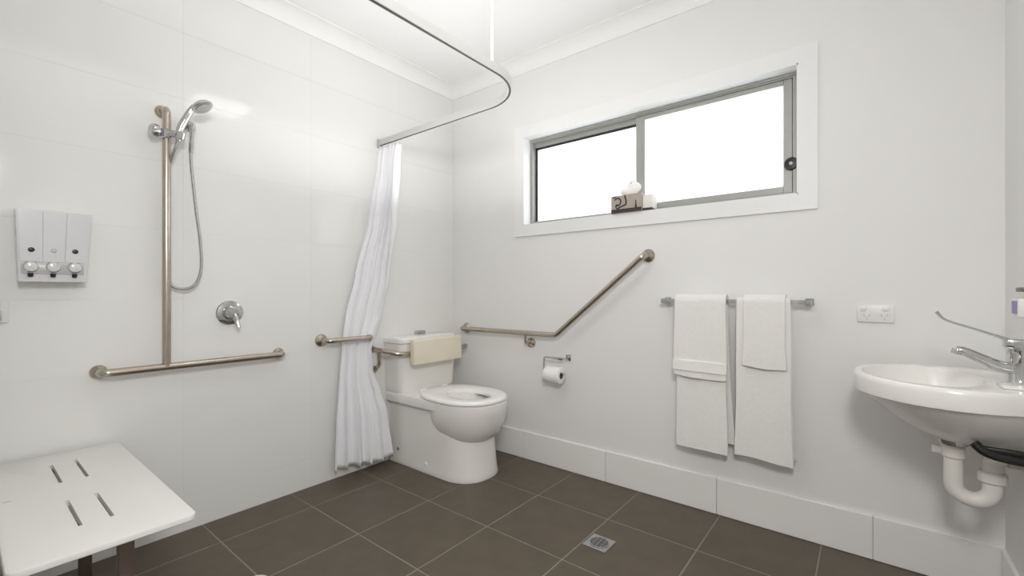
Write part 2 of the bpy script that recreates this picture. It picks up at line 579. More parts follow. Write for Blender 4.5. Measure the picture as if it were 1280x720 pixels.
# ================================================================= TOILET (stands against the left wall, faces +x)
TY = -0.393
toi = thing('toilet', 'white close-coupled toilet with open seat standing in the corner', 'toilet', (0.35, TY, 0))
def dshape(xb, xf, w, z, cy=TY, n=14, ex=2.4, xr=None):
    """outline: straight back at xb, sides +-w, super-elliptic nose to xf; xr = where the nose starts"""
    xr = xf - w * 1.15 if xr is None else xr
    pts = []
    for k in range(n + 1):
        a = -PI / 2 + PI * k / n
        c, s = math.cos(a), math.sin(a)
        pts.append((xr + (xf - xr) * abs(c) ** (2 / ex), cy + w * math.copysign(abs(s) ** (2 / ex), s), z))
    pts.append((xb, cy + w, z))
    pts.append((xb, cy - w, z))
    return pts
def oval(xc, cy, ax_f, ax_b, w, z, n=40, ex=2.3):
    pts = []
    for k in range(n):
        a = 2 * PI * k / n
        c, s = math.cos(a), math.sin(a)
        A_ = ax_f if c > 0 else ax_b
        pts.append((xc + A_ * math.copysign(abs(c) ** (2 / ex), c), cy + w * math.copysign(abs(s) ** (2 / ex), s), z))
    return pts
bm = new()
# skirted pedestal
add_loft(bm, [dshape(0.002, xf, w, z) for z, xf, w in
              ((0.0, 0.716, 0.184), (0.006, 0.718, 0.186), (0.03, 0.712, 0.181), (0.12, 0.700, 0.178), (0.25, 0.685, 0.178), (0.36, 0.66, 0.178), (0.44, 0.60, 0.178))])
# deck under the cistern, wider than the pedestal
dk = []
for z, g in ((0.392, 0.010), (0.398, 0.002), (0.410, 0.0), (0.444, 0.0), (0.451, 0.003), (0.454, 0.010)):
    w = 0.212 - g
    xf = 0.52 - g
    dk.append([(xf, TY - w, z), (xf, TY + w, z), (0.003, TY + w, z), (0.003, TY - w, z)])
add_loft(bm, dk)
# bowl: outer skin, rim, inner cavity
XC = 0.53
outer = [(0.205, 0.10, 0.13, 0.09), (0.212, 0.145, 0.17, 0.125), (0.235, 0.185, 0.20, 0.158), (0.275, 0.218, 0.215, 0.182), (0.33, 0.240, 0.22, 0.203),
         (0.39, 0.254, 0.225, 0.212), (0.428, 0.259, 0.225, 0.216), (0.444, 0.257, 0.225, 0.215), (0.451, 0.248, 0.22, 0.207)]
rings = [oval(XC, TY, f, bk, w, z) for z, f, bk, w in outer]
for z, f, bk, w in ((0.451, 0.19, 0.17, 0.140), (0.44, 0.18, 0.16, 0.130), (0.40, 0.165, 0.14, 0.118), (0.33, 0.13, 0.11, 0.09), (0.25, 0.09, 0.09, 0.06)):
    rings.append(oval(XC + 0.02, TY, f, bk, w, z))
add_loft(bm, rings)
pan = obj('pan', bm, M['ceramic'], toi, smooth=38)
bm = new()
add_loft(bm, [oval(XC + 0.02, TY, 0.106, 0.100, 0.073, 0.282), oval(XC + 0.02, TY, 0.105, 0.099, 0.072, 0.2845)])
obj('water', bm, M['water'], toi)
# fixing caps on the pedestal side
bm = new()
add_lathe(bm, (0.095, TY - 0.179, 0.090), (0, -1, 0), [(0.010, -0.003), (0.010, 0.004), (0.007, 0.006), (0, 0.006)], 14)
obj('fixing_bolt', bm, M['steel'], toi)
bm = new()
add_lathe(bm, (0.36, TY - 0.179, 0.055), (0, -1, 0), [(0.013, -0.003), (0.013, 0.003), (0.009, 0.006), (0, 0.006)], 14)
obj('fixing_cap', bm, M['seatplastic'], toi)
# cistern
CY0, CY1, CX = -0.612, -0.125, 0.180
def rrect(x0, x1, ya, yb, r, z, n=6):
    """rounded at the front (x1) corners only"""
    pts = [(x0, ya, z)]
    for k in range(n + 1):
        a = -PI / 2 + PI / 2 * k / n
        pts.append((x1 - r + r * math.cos(a), ya + r + r * math.sin(a), z))
    for k in range(n + 1):
        a = PI / 2 * k / n
        pts.append((x1 - r + r * math.cos(a), yb - r + r * math.sin(a), z))
    pts.append((x0, yb, z))
    return pts
bm = new()
add_loft(bm, [rrect(0.002, CX - g, CY0 + g, CY1 - g, 0.05, z) for z, g in ((0.4545, 0.012), (0.460, 0.010), (0.50, 0.008), (0.62, 0.004), (0.765, 0.0))])
obj('cistern', bm, M['ceramic'], toi)
bm = new()
add_loft(bm, [rrect(0.002, CX + 0.006 - g, CY0 - 0.006 + g, CY1 + 0.006 - g, 0.055, z) for z, g in ((0.767, 0.004), (0.771, 0.0), (0.792, 0.0), (0.801, 0.004), (0.806, 0.014))])
lid = obj('cistern_lid', bm, M['ceramic'], toi)
bm = new()
add_box(bm, (0.055, -0.415, 0.805), (0.095, -0.345, 0.835), 0.006, 3)
obj('flush_button', bm, M['chrome'], lid)
# seat ring (a touch above the rim) with its hinge
bm = new()
def ring_pts(g, z, inner=False):
    if inner:
        return oval(0.560, TY - 0.012, 0.150 + g, 0.150 + g, 0.104 + g, z, 40, 2.0)
    pts = []
    for k in range(40):
        a = 2 * PI * k / 40
        c, s = math.cos(a), math.sin(a)
        if c > 0:
            pts.append((0.52 + (0.268 - g) * abs(c) ** (2 / 2.3), TY - 0.004 + (0.220 - g) * math.copysign(abs(s) ** (2 / 2.3), s), z))
        else:
            pts.append((0.52 - (0.275 - g) * abs(c) ** (2 / 4), TY - 0.004 + (0.220 - g - 0.03 * abs(c)) * math.copysign(abs(s) ** (2 / 2.6), s), z))
    return pts
Rs = [ring_pts(0.006, 0.4545), ring_pts(0.0, 0.458), ring_pts(0.0, 0.468), ring_pts(0.004, 0.474), ring_pts(0.014, 0.477),
      ring_pts(0.012, 0.477, True), ring_pts(0.002, 0.472, True), ring_pts(0.0, 0.462, True), ring_pts(0.004, 0.4545, True)]
R = add_loft(bm, Rs, False, False)
for i in range(40):
    j = (i + 1) % 40
    bm.faces.new((R[-1][i], R[-1][j], R[0][j], R[0][i]))
seat = obj('seat', bm, M['seatplastic'], toi, smooth=50)
for dy in (-0.09, 0.09):
    bm = new()
    add_lathe(bm, (0.232, TY + dy - 0.025, 0.464), (0, 1, 0), [(0.010, 0), (0.012, 0.003), (0.012, 0.047), (0.010, 0.05)], 14)
    add_lathe(bm, (0.232, TY + dy, 0.4525), (0, 0, 1), [(0.012, 0), (0.012, 0.012)], 14)
    obj('hinge', bm, M['seatplastic'], seat)

# ---- backrest pad on its bent rail
br = thing('padded_rail', 'cream padded backrest on a bent steel rail across the cistern', 'backrest', (0.0, -0.68, 0.60))
bm = new()
add_box(bm, (0.215, -0.578, 0.638), (0.262, -0.165, 0.797), 0.010, 3)
obj('pad', bm, M['pad'], br)
bm = new()
add_tube(bm, fillet([(0.008, -0.705, 0.735), (0.10, -0.705, 0.732), (0.195, -0.640, 0.710), (0.204, -0.55, 0.706), (0.204, -0.16, 0.706), (0.225, -0.098, 0.708)], 0.07), 0.0150, 16)
obj('rail', bm, M['steel'], br)
bm = new()
add_tube(bm, fillet([(0.075, -0.705, 0.733), (0.075, -0.700, 0.640), (0.008, -0.690, 0.605)], 0.05), 0.0130, 14)
obj('support_bracket', bm, M['steel'], br)
for y, z in ((-0.705, 0.735), (-0.690, 0.605)):
    bm = new()
    add_lathe(bm, (0.0, y, z), (1, 0, 0), [(0.024, 0), (0.024, 0.006), (0.020, 0.010), (0.014, 0.011)], 20)
    obj('flange', bm, M['steel'], br)
bm = new()
add_lathe(bm, (0.222, -0.105, 0.712), (0.2, 0.97, 0), [(0.0135, 0), (0.017, 0.002), (0.017, 0.02), (0.013, 0.024)], 18)
obj('end_cap', bm, M['steel'], br)

# ================================================================= GRAB RAILS
def flange(parent, p, n, r=0.037):
    bm = new()
    add_lathe(bm, p, n, [(r, 0), (r, 0.004), (r * 0.92, 0.009), (r * 0.62, 0.016), (r * 0.45, 0.022)], 28)
    o = obj('flange', bm, M['steel'], parent)
    return o
RR = 0.016
# T-shaped shower rail on the left wall
sr = thing('shower_grab_rail', 'brushed steel T-shaped grab rail with tall upright in the shower', 'grab rail', (0.0, -1.645, 0.77))
XR = 0.062
bm = new()
add_tube(bm, fillet([(0.010, -1.988, 0.770), (XR, -1.988, 0.770), (XR, -1.278, 0.770), (0.010, -1.278, 0.770)], 0.045), RR, 18)
obj('rail', bm, M['steel'], sr)
bm = new()
add_tube(bm, fillet([(XR, -1.777, 0.772), (XR, -1.777, 1.895), (0.010, -1.777, 1.895)], 0.055, 12), RR, 18)
obj('upright', bm, M['steel'], sr)
for y, z in ((-1.988, 0.770), (-1.278, 0.770), (-1.777, 1.895)):
    flange(sr, (0, y, z), (1, 0, 0), 0.029)
# slider clamp with knob
bm = new()
add_lathe(bm, (XR, -1.777, 1.765), (0, 0, 1), [(0.020, 0), (0.024, 0.003), (0.024, 0.037), (0.020, 0.04)], 24)
add_tube(bm, [(XR + 0.015, -1.775, 1.785), (XR + 0.045, -1.742, 1.782)], 0.016, 16)
add_lathe(bm, (XR + 0.045, -1.742, 1.762), (0.1, 0.05, 0.35), [(0.015, 0), (0.019, 0.004), (0.019, 0.030), (0.016, 0.034)], 20)
sl = obj('slider', bm, M['chrome'], sr)
bm = new()
add_lathe(bm, (XR + 0.005, -1.797, 1.787), (0.15, -1, 0), [(0.012, 0), (0.014, 0.01), (0.026, 0.012), (0.028, 0.020), (0.028, 0.034), (0.022, 0.040), (0, 0.041)], 12)
obj('knob', bm, M['chrome'], sl)
# hand shower
hs = thing('hand_shower', 'chrome hand shower with flexible hose held on the upright rail', 'shower head', (0.107, -1.742, 1.76))
bm = new()
hp = [(0.105, -1.745, 1.755), (0.110, -1.742, 1.80), (0.118, -1.727, 1.845), (0.128, -1.709, 1.888), (0.140, -1.694, 1.915)]
hp = smooth_path(hp, 5)
n = len(hp)
add_tube(bm, hp, 0.012, 16, True, [0.85 + 0.5 * math.sin(PI * (i / (n - 1)) ** 0.8) * 0.6 + 0.1 * i / n for i in range(n)])
obj('handle', bm, M['chrome'], hs)
bm = new()
hax = Vector((0.35, 0.40, -0.85)).normalized()
hc = Vector((0.152, -1.672, 1.917))
add_lathe(bm, hc - hax * 0.016, hax, [(0, 0), (0.020, 0.001), (0.037, 0.008), (0.044, 0.017), (0.043, 0.024), (0.036, 0.027)], 28)
hd = obj('head', bm, M['chrome'], hs)
bm = new()
add_lathe(bm, hc + hax * 0.0125, hax, [(0.032, 0), (0.032, 0.002), (0.028, 0.004), (0, 0.004)], 24)
obj('spray_plate', bm, M['dispband'], hd)
bm = new()
hose = smooth_path([(0.105, -1.746, 1.757), (0.095, -1.757, 1.715), (0.050, -1.772, 1.62), (0.028, -1.774, 1.50), (0.026, -1.776, 1.35), (0.029, -1.776, 1.22),
                    (0.042, -1.755, 1.130), (0.047, -1.712, 1.110), (0.048, -1.668, 1.130), (0.048, -1.644, 1.20), (0.048, -1.646, 1.32), (0.049, -1.664, 1.48),
                    (0.050, -1.684, 1.70), (0.048, -1.681, 1.80), (0.046, -1.677, 1.838)], 10)
nh = len(hose)
add_tube(bm, hose, 0.0062, 10)
obj('hose', bm, M['hose'], hs)
bm = new()
add_tube(bm, [(0.050, -1.6845, 1.73), (0.047, -1.679, 1.835)], 0.0095, 12)
obj('hose_ferrule', bm, M['chrome'], hs)
el = thing('shower_outlet', 'small chrome wall elbow feeding the shower hose', 'pipe fitting', (0, -1.677, 1.86))
bm = new()
add_lathe(bm, (0, -1.677, 1.862), (1, 0, 0), [(0.024, 0), (0.024, 0.004), (0.018, 0.009)], 22)
obj('cover_plate', bm, M['chrome'], el)
bm = new()
add_tube(bm, fillet([(0.006, -1.677, 1.862), (0.046, -1.677, 1.862), (0.046, -1.677, 1.832)], 0.02), 0.012, 14)
obj('elbow', bm, M['chrome'], el)

# shower mixer
mx = thing('shower_mixer', 'round chrome shower mixer with short lever on the tiled wall', 'shower tap', (0, -1.509, 0.994))
bm = new()
add_lathe(bm, (0, -1.509, 0.994), (1, 0, 0), [(0.060, 0), (0.060, 0.003), (0.056, 0.008), (0.044, 0.011), (0.036, 0.012)], 36)
obj('cover_plate', bm, M['chrome'], mx)
bm = new()
add_lathe(bm, (0.010, -1.509, 0.994), (1, 0, 0), [(0.034, 0), (0.033, 0.03), (0.031, 0.042), (0.024, 0.050), (0, 0.053)], 30)
obj('cap', bm, M['chrome'], mx)
bm = new()
add_tube(bm, smooth_path([(0.048, -1.506, 0.992), (0.062, -1.502, 0.965), (0.072, -1.498, 0.940), (0.078, -1.496, 0.925)], 5), 0.010, 14, True,
         [1.35 - 0.5 * i / 15 for i in range(16)])
obj('lever', bm, M['chrome'], mx)

# short rail on the left wall holding the curtain back
s2 = thing('wall_grab_rail', 'short horizontal steel grab rail in front of the curtain', 'grab rail', (0, -0.88, 0.815))
bm = new()
add_tube(bm, fillet([(0.010, -1.040, 0.818), (0.078, -1.040, 0.818), (0.078, -0.752, 0.818), (0.010, -0.752, 0.818)], 0.04), RR * 0.95, 18)
obj('rail', bm, M['steel'], s2)
for y in (-1.040, -0.752):
    flange(s2, (0, y, 0.818), (1, 0, 0), 0.036)

# angled rail on the back wall
s3 = thing('angled_grab_rail', 'steel grab rail bent upward at an angle beside the toilet', 'grab rail', (0.8, 0, 0.83))
YR = -0.066
bm = new()
add_tube(bm, fillet([(0.150, -0.010, 0.832), (0.150, YR, 0.832), (0.965, YR, 0.832), (1.520, YR, 1.292), (1.520, -0.010, 1.292)], 0.045), RR, 18)
obj('rail', bm, M['steel'], s3)
for x, z in ((0.150, 0.832), (1.520, 1.292)):
    flange(s3, (x, 0, z), (0, -1, 0))
bm = new()
add_tube(bm, fillet([(0.735, YR, 0.830), (0.735, YR, 0.765), (0.735, -0.008, 0.765)], 0.02), 0.008, 14)
add_lathe(bm, (0.735, 0, 0.765), (0, -1, 0), [(0.033, 0), (0.033, 0.004), (0.030, 0.010), (0.018, 0.016), (0.010, 0.02)], 24)
obj('support_bracket', bm, M['steel'], s3)

# ================================================================= CURTAIN AND TRACK
tr = thing('curtain_track', 'white L-shaped curtain track hanging below the ceiling', 'curtain rail', (1.0, -0.8, 2.03))
TZ = 2.030
path = fillet([(0.006, -0.652, TZ), (1.215, -0.652, TZ), (1.215, FY + 0.006, TZ)], 0.26, 20)
bm = new()
sweep(bm, path, [(-0.009, 0.0), (-0.004, 0.0), (-0.004, 0.010), (0.004, 0.010), (0.004, 0.0), (0.009, 0.0), (0.009, 0.036), (-0.009, 0.036)], (0, 0, 1))
obj('track', bm, M['track'], tr, smooth=20)
bm = new()
sweep(bm, path, [(-0.0045, -0.0015), (0.0045, -0.0015), (0.0045, 0.003), (-0.0045, 0.003)], (0, 0, 1))
obj('runner_channel', bm, M['slot'], tr, smooth=20)
boxobj('wall_bracket', (0.0, -0.668, TZ - 0.014), (0.016, -0.636, TZ + 0.040), M['dispband'], tr, 0.003)
bm = new()
add_tube(bm, [(1.205, -0.93, TZ + 0.030), (1.205, -0.93, CZ - 0.004)], 0.0065, 12)
add_lathe(bm, (1.205, -0.93, CZ - 0.012), (0, 0, 1), [(0.02, 0), (0.024, 0.004), (0.024, 0.012)], 18)
obj('hanger_rod', bm, M['trim'], tr)

def lerp_keys(keys, z):
    for (z0, a), (z1, b_) in zip(keys, keys[1:]):
        if z0 >= z >= z1:
            t = (z0 - z) / (z0 - z1)
            t = t * t * (3 - 2 * t) * 0.5 + t * 0.5
            return [p + (q - p) * t for p, q in zip(a, b_)]
    return list(keys[-1][1])
# key rows: z, (x of left end, y of left end, x of right end, y of right end, fold depth)
ckeys = [(2.016, (0.022, -0.660, 0.215, -0.645, 0.010)), (1.90, (0.022, -0.668, 0.20, -0.650, 0.016)), (1.55, (0.026, -0.745, 0.16, -0.640, 0.020)), (1.20, (0.030, -0.845, 0.095, -0.635, 0.018)),
         (0.95, (0.030, -0.912, 0.046, -0.655, 0.014)), (0.85, (0.030, -0.925, 0.042, -0.690, 0.013)), (0.76, (0.032, -0.935, 0.042, -0.730, 0.014)),
         (0.60, (0.036, -0.953, 0.050, -0.724, 0.017)), (0.48, (0.042, -0.968, 0.062, -0.684, 0.020)),
         (0.35, (0.050, -0.985, 0.080, -0.648, 0.023)), (0.06, (0.058, -1.000, 0.100, -0.622, 0.026))]
bm = new()
NU, NV = 150, 90
grid = []
for j in range(NV + 1):
    z = 2.016 - (2.016 - 0.062) * j / NV
    x0, ya, x1, yb, amp = lerp_keys(ckeys, z)
    d = Vector((x1 - x0, yb - ya, 0))
    nrm = Vector((d.y, -d.x, 0)).normalized()
    row = []
    for i in range(NU + 1):
        u = i / NU
        ph = 2 * PI * (5.0 * u + 0.25 * math.sin(3.1 * u + 1.3 * z) + 0.10 * math.sin(9 * u))
        a = amp * (math.sin(ph) * (0.8 + 0.2 * math.sin(5 * u + 2 * z)) + 0.22 * math.sin(2.3 * ph + 1.7 + z))
        p = Vector((x0, ya, 0)) + d * (u + 0.25 * amp / max(d.length, 0.05) * math.cos(ph)) + nrm * a
        zz = z + (0.010 * math.sin(7 * u) * (j / NV) ** 3 - 0.006 * u * (j / NV))
        row.append(bm.verts.new((max(p.x, 0.006), p.y, zz)))
    grid.append(row)
for j in range(NV):
    for i in range(NU):
        bm.faces.new((grid[j][i], grid[j][i + 1], grid[j + 1][i + 1], grid[j + 1][i]))
cur = obj('shower_curtain', bm, M['curtain'], None, smooth=180)
sm = cur.modifiers.new('solid', 'SOLIDIFY')
sm.thickness = 0.0012
tag(cur, 'long white shower curtain gathered and tucked behind the short rail', 'curtain')

# ================================================================= SOAP DISPENSER, left wall
sd = thing('soap_dispenser', 'pale grey three-chamber soap dispenser left of the shower rail', 'soap dispenser', (0, -2.12, 1.13))
def disp_ring(x, y0, y1, z0, z1):
    return [(x, y0, z0), (x, y1, z0), (x, y1 + 0.016, z1), (x, y0 - 0.008, z1)]
bm = new()
add_loft(bm, [disp_ring(0.0, -2.212, -2.036, 1.135, 1.398), disp_ring(0.078, -2.212, -2.036, 1.135, 1.398)])
bevel_sharp(bm, 0.008, 3)
obj('housing', bm, M['dispenser'], sd)
for k in range(3):
    ya = -2.210 + 0.0575 * k
    c = ya + 0.0275
    bm = new()
    y0_, y1_ = ya + 0.0008, ya + 0.0567
    s0, s1 = -0.006 + 0.0065 * k, 0.0005 + 0.0065 * k
    f = [(0.076, y0_, 1.208), (0.076, y1_, 1.208), (0.076, y1_ + s1, 1.392), (0.076, y0_ + s0, 1.392)]
    add_loft(bm, [f, [(0.082, y, z) for _, y, z in f]])
    bevel_sharp(bm, 0.0025, 2)
    pn = obj('chamber_cover', bm, M['dispenser'], sd)
    bm = new()
    add_lathe(bm, (0.081, c + 0.001, 1.251), (1, 0, 0), [(0.0085, 0), (0.0085, 0.003), (0.006, 0.004), (0, 0.004)], 18)
    sh = obj('sight_glass', bm, M['dispband'] if k == 1 else M['black'], pn)
    bm = new()
    add_lathe(bm, (0.076, c, 1.189), (1, 0, 0), [(0.0185, 0), (0.0185, 0.012), (0.016, 0.018), (0.008, 0.020), (0, 0.020)], 24)
    bt = obj('push_button', bm, M['clearbutton'], sd)
    bm = new()
    add_lathe(bm, (0.076, c, 1.189), (1, 0, 0), [(0.0215, 0), (0.0215, 0.004), (0.0185, 0.006)], 24)
    obj('button_surround', bm, M['chrome'], sd)
    bm = new()
    add_lathe(bm, (0.083, c - 0.001, 1.152), (0, 0, 1), [(0.006, 0), (0.0075, 0.003), (0.0075, 0.014)], 14)
    obj('nozzle', bm, M['black'], sd)
boxobj('button_band', (0.074, -2.207, 1.163), (0.081, -2.042, 1.200), M['dispband'], sd, 0.002)

# robe hook at the very left edge
rh = thing('robe_hook', 'white plate with two grey metal hooks at the left edge', 'hook', (0, -2.28, 0.98))
boxobj('backplate', (0.0, -2.325, 0.985), (0.010, -2.232, 1.062), M['plastic'], rh, 0.003)
boxobj('hook', (0.008, -2.318, 1.035), (0.040, -2.254, 1.062), M['dispband'], rh, 0.003)
boxobj('hook', (0.008, -2.318, 0.996), (0.048, -2.250, 1.030), M['dispband'], rh, 0.003)

# ================================================================= FOLD-DOWN SHOWER SEAT
st = thing('shower_bench', 'white slotted fold-down shower bench in the left foreground', 'bench', (0.515, FY, 0.0))
SZ = 0.480
bm = new()
sx0, sx1, sy0, sy1 = 0.030, 0.990, -2.290, -1.932
def corner_outline(g, z, r=0.022, n=6):
    pts = []
    for cx, cy, a0 in ((sx1 - r, sy0 + r, -PI / 2), (sx1 - r, sy1 - r, 0), (sx0 + r, sy1 - r, PI / 2), (sx0 + r, sy0 + r, PI)):
        for k in range(n + 1):
            a = a0 + PI / 2 * k / n
            pts.append((cx + (r - g) * math.cos(a), cy + (r - g) * math.sin(a), z))
    return pts
add_loft(bm, [corner_outline(0.004, SZ - 0.018), corner_outline(0.0, SZ - 0.015), corner_outline(0.0, SZ - 0.004), corner_outline(0.0015, SZ - 0.001), corner_outline(0.004, SZ)])
top = obj('seat', bm, M['bench'], st)
cut = new()
for a in ((0.172, -2.1455, 0.411, -2.1365), (0.172, -2.0825, 0.411, -2.0735), (0.600, -2.1535, 0.826, -2.1445), (0.600, -2.0895, 0.826, -2.0805), (0.471, -2.27, 0.480, -2.252)):
    add_box(cut, (a[0], a[1], SZ - 0.05), (a[2], a[3], SZ + 0.05), 0.0035, 2)
me = bpy.data.meshes.new('cut')
cut.to_mesh(me)
cut.free()
co = bpy.data.objects.new('cut', me)
COL.objects.link(co)
md = top.modifiers.new('slots', 'BOOLEAN')
md.object = co
md.operation = 'DIFFERENCE'
md.solver = 'EXACT'
# bake the cut into the seat's mesh so that no helper object stays behind
co.location = (0, 0, 0)
for v in me.vertices:
    v.co = v.co - ORIGIN[st]
top.parent = None
bpy.context.view_layer.update()
dg = bpy.context.evaluated_depsgraph_get()
baked = bpy.data.meshes.new_from_object(top.evaluated_get(dg))
top.modifiers.clear()
top.data = baked
top.parent = st
bpy.data.objects.remove(co)
for x in (0.25, 0.85):
    bm = new()
    add_box(bm, (x - 0.017, -2.079, 0.012), (x + 0.017, -2.045, SZ - 0.038), 0.003)
    lg = obj('leg', bm, M['galv'], st)
    bm = new()
    add_box(bm, (x - 0.022, -2.084, 0.0), (x + 0.022, -2.040, 0.016), 0.003)
    obj('rubber_foot', bm, M['black'], lg)
bm = new()
for y in (-2.062, -2.25):
    add_box(bm, (0.10, y - 0.016, SZ - 0.042), (0.93, y + 0.016, SZ - 0.0175), 0.003)
for x in (0.13, 0.90):
    add_box(bm, (x - 0.016, -2.385, SZ - 0.042), (x + 0.016, -2.045, SZ - 0.0175), 0.003)
obj('seat_frame', bm, M['galv'], st)
for x in (0.13, 0.90):
    bm = new()
    add_box(bm, (x - 0.03, FY, SZ - 0.10), (x + 0.03, FY + 0.008, SZ - 0.005), 0.002)
    add_box(bm, (x - 0.022, FY + 0.006, SZ - 0.05), (x - 0.017, FY + 0.06, SZ - 0.015))
    add_box(bm, (x + 0.017, FY + 0.006, SZ - 0.05), (x + 0.022, FY + 0.06, SZ - 0.015))
    obj('hinge_bracket', bm, M['steel'], st)

# ================================================================= FLOOR DRAINS
dr = thing('floor_drain', 'square chrome floor drain with round slotted grate among the tiles', 'drain', (1.537, -0.598, 0))
bm = new()
add_box(bm, (1.483, -0.652, 0.0002), (1.591, -0.545, 0.003), 0.001, 1)
obj('frame', bm, M['chrome'], dr)
bm = new()
add_lathe(bm, (1.537, -0.598, 0.0025), (0, 0, 1), [(0.041, 0), (0.041, 0.0012), (0, 0.0012)], 32)
obj('sump', bm, M['black'], dr)
for k in range(-5, 6):
    d = k * 0.0070
    hl = math.sqrt(0.039 ** 2 - d * d)
    bm = new()
    add_box(bm, (1.537 - hl, -0.598 + d - 0.0012, 0.003), (1.537 + hl, -0.598 + d + 0.0012, 0.0055))
    obj('grate_bar', bm, M['chrome'], dr)
bm = new()
for d in (-0.02, 0.0, 0.02):
    hl = math.sqrt(0.039 ** 2 - d * d)
    add_box(bm, (1.537 + d - 0.0011, -0.598 - hl, 0.003), (1.537 + d + 0.0011, -0.598 + hl, 0.0052))
add_lathe(bm, (1.537, -0.598, 0.003), (0, 0, 1), [(0.044, 0), (0.044, 0.002), (0.039, 0.002), (0.039, 0)], 32)
obj('grate_ring', bm, M['chrome'], dr)
d2 = thing('shower_drain', 'round pale shower drain at the bottom edge of the picture', 'drain', (0.655, -1.655, 0))
bm = new()
add_lathe(bm, (0.655, -1.655, 0.0), (0, 0, 1), [(0.052, 0), (0.052, 0.004), (0.048, 0.006), (0.040, 0.006), (0.040, 0.003), (0, 0.003)], 32)
obj('rim', bm, M['plastic'], d2)
for k in range(-3, 4):
    d = k * 0.0105
    hl = math.sqrt(0.041 ** 2 - d * d)
    bm = new()
    add_box(bm, (0.655 - hl, -1.655 + d - 0.003, 0.002), (0.655 + hl, -1.655 + d + 0.003, 0.0055))
    obj('grate_bar', bm, M['chrome'], d2)

# ================================================================= PAPER HOLDER AND ROLL
ph = thing('toilet_paper_holder', 'chrome toilet paper holder below the angled rail', 'paper holder', (0.95, 0, 0.60))
boxobj('wall_plate', (1.000, -0.008, 0.672), (1.034, 0.0, 0.712), M['chrome'], ph, 0.002)
bm = new()
add_tube(bm, fillet([(1.017, -0.004, 0.692), (1.017, -0.066, 0.692), (0.880, -0.066, 0.692), (0.880, -0.066, 0.602), (0.905, -0.066, 0.602), (1.030, -0.066, 0.602)], 0.010, 5), 0.0050, 12)
obj('arm', bm, M['chrome'], ph)
boxobj('flap', (0.935, -0.078, 0.684), (1.020, -0.058, 0.700), M['chrome'], ph, 0.002)
tp = thing('toilet_paper_roll', 'white toilet paper roll hanging on the chrome holder', 'toilet paper', (0.955, -0.066, 0.54))
bm = new()
def tube_ring(bm, base, axis, ri, ro, L, n=32):
    add_lathe(bm, base, axis, [(ri, 0), (ro - 0.003, 0), (ro, 0.003), (ro, L - 0.003), (ro - 0.003, L), (ri, L), (ri, 0)], n)
tube_ring(bm, (0.898, -0.066, 0.589), (1, 0, 0), 0.021, 0.050, 0.108)
fs = [f for f in bm.faces if len(f.verts) > 4]
bmesh.ops.delete(bm, geom=fs, context='FACES')
bmesh.ops.remove_doubles(bm, verts=bm.verts, dist=1e-5)
obj('paper', bm, M['paper'], tp, smooth=50)
bm = new()
add_lathe(bm, (0.8985, -0.066, 0.589), (1, 0, 0), [(0.0185, 0), (0.0208, 0), (0.0208, 0.107), (0.0185, 0.107), (0.0185, 0)], 28)
fs = [f for f in bm.faces if len(f.verts) > 4]
bmesh.ops.delete(bm, geom=fs, context='FACES')
bmesh.ops.remove_doubles(bm, verts=bm.verts, dist=1e-5)
obj('card_core', bm, M['card'], tp, smooth=50)

# ================================================================= TOWEL BAR AND FOUR TOWELS
BY, BZ = -0.066, 1.052
tb = thing('towel_bar', 'square chrome towel bar on the wall below the window', 'towel rail', (1.94, 0, BZ))
boxobj('bar', (1.625, BY - 0.009, BZ - 0.009), (2.256, BY + 0.009, BZ + 0.009), M['chrome'], tb, 0.001, 1)
for x in (1.628, 2.253):
    boxobj('wall_post', (x - 0.011, BY - 0.011, BZ - 0.011), (x + 0.011, -0.002, BZ + 0.011), M['chrome'], tb, 0.0015, 1)
    boxobj('wall_plate', (x - 0.016, -0.004, BZ - 0.016), (x + 0.016, 0.0, BZ + 0.016), M['chrome'], tb, 0.0015, 1)

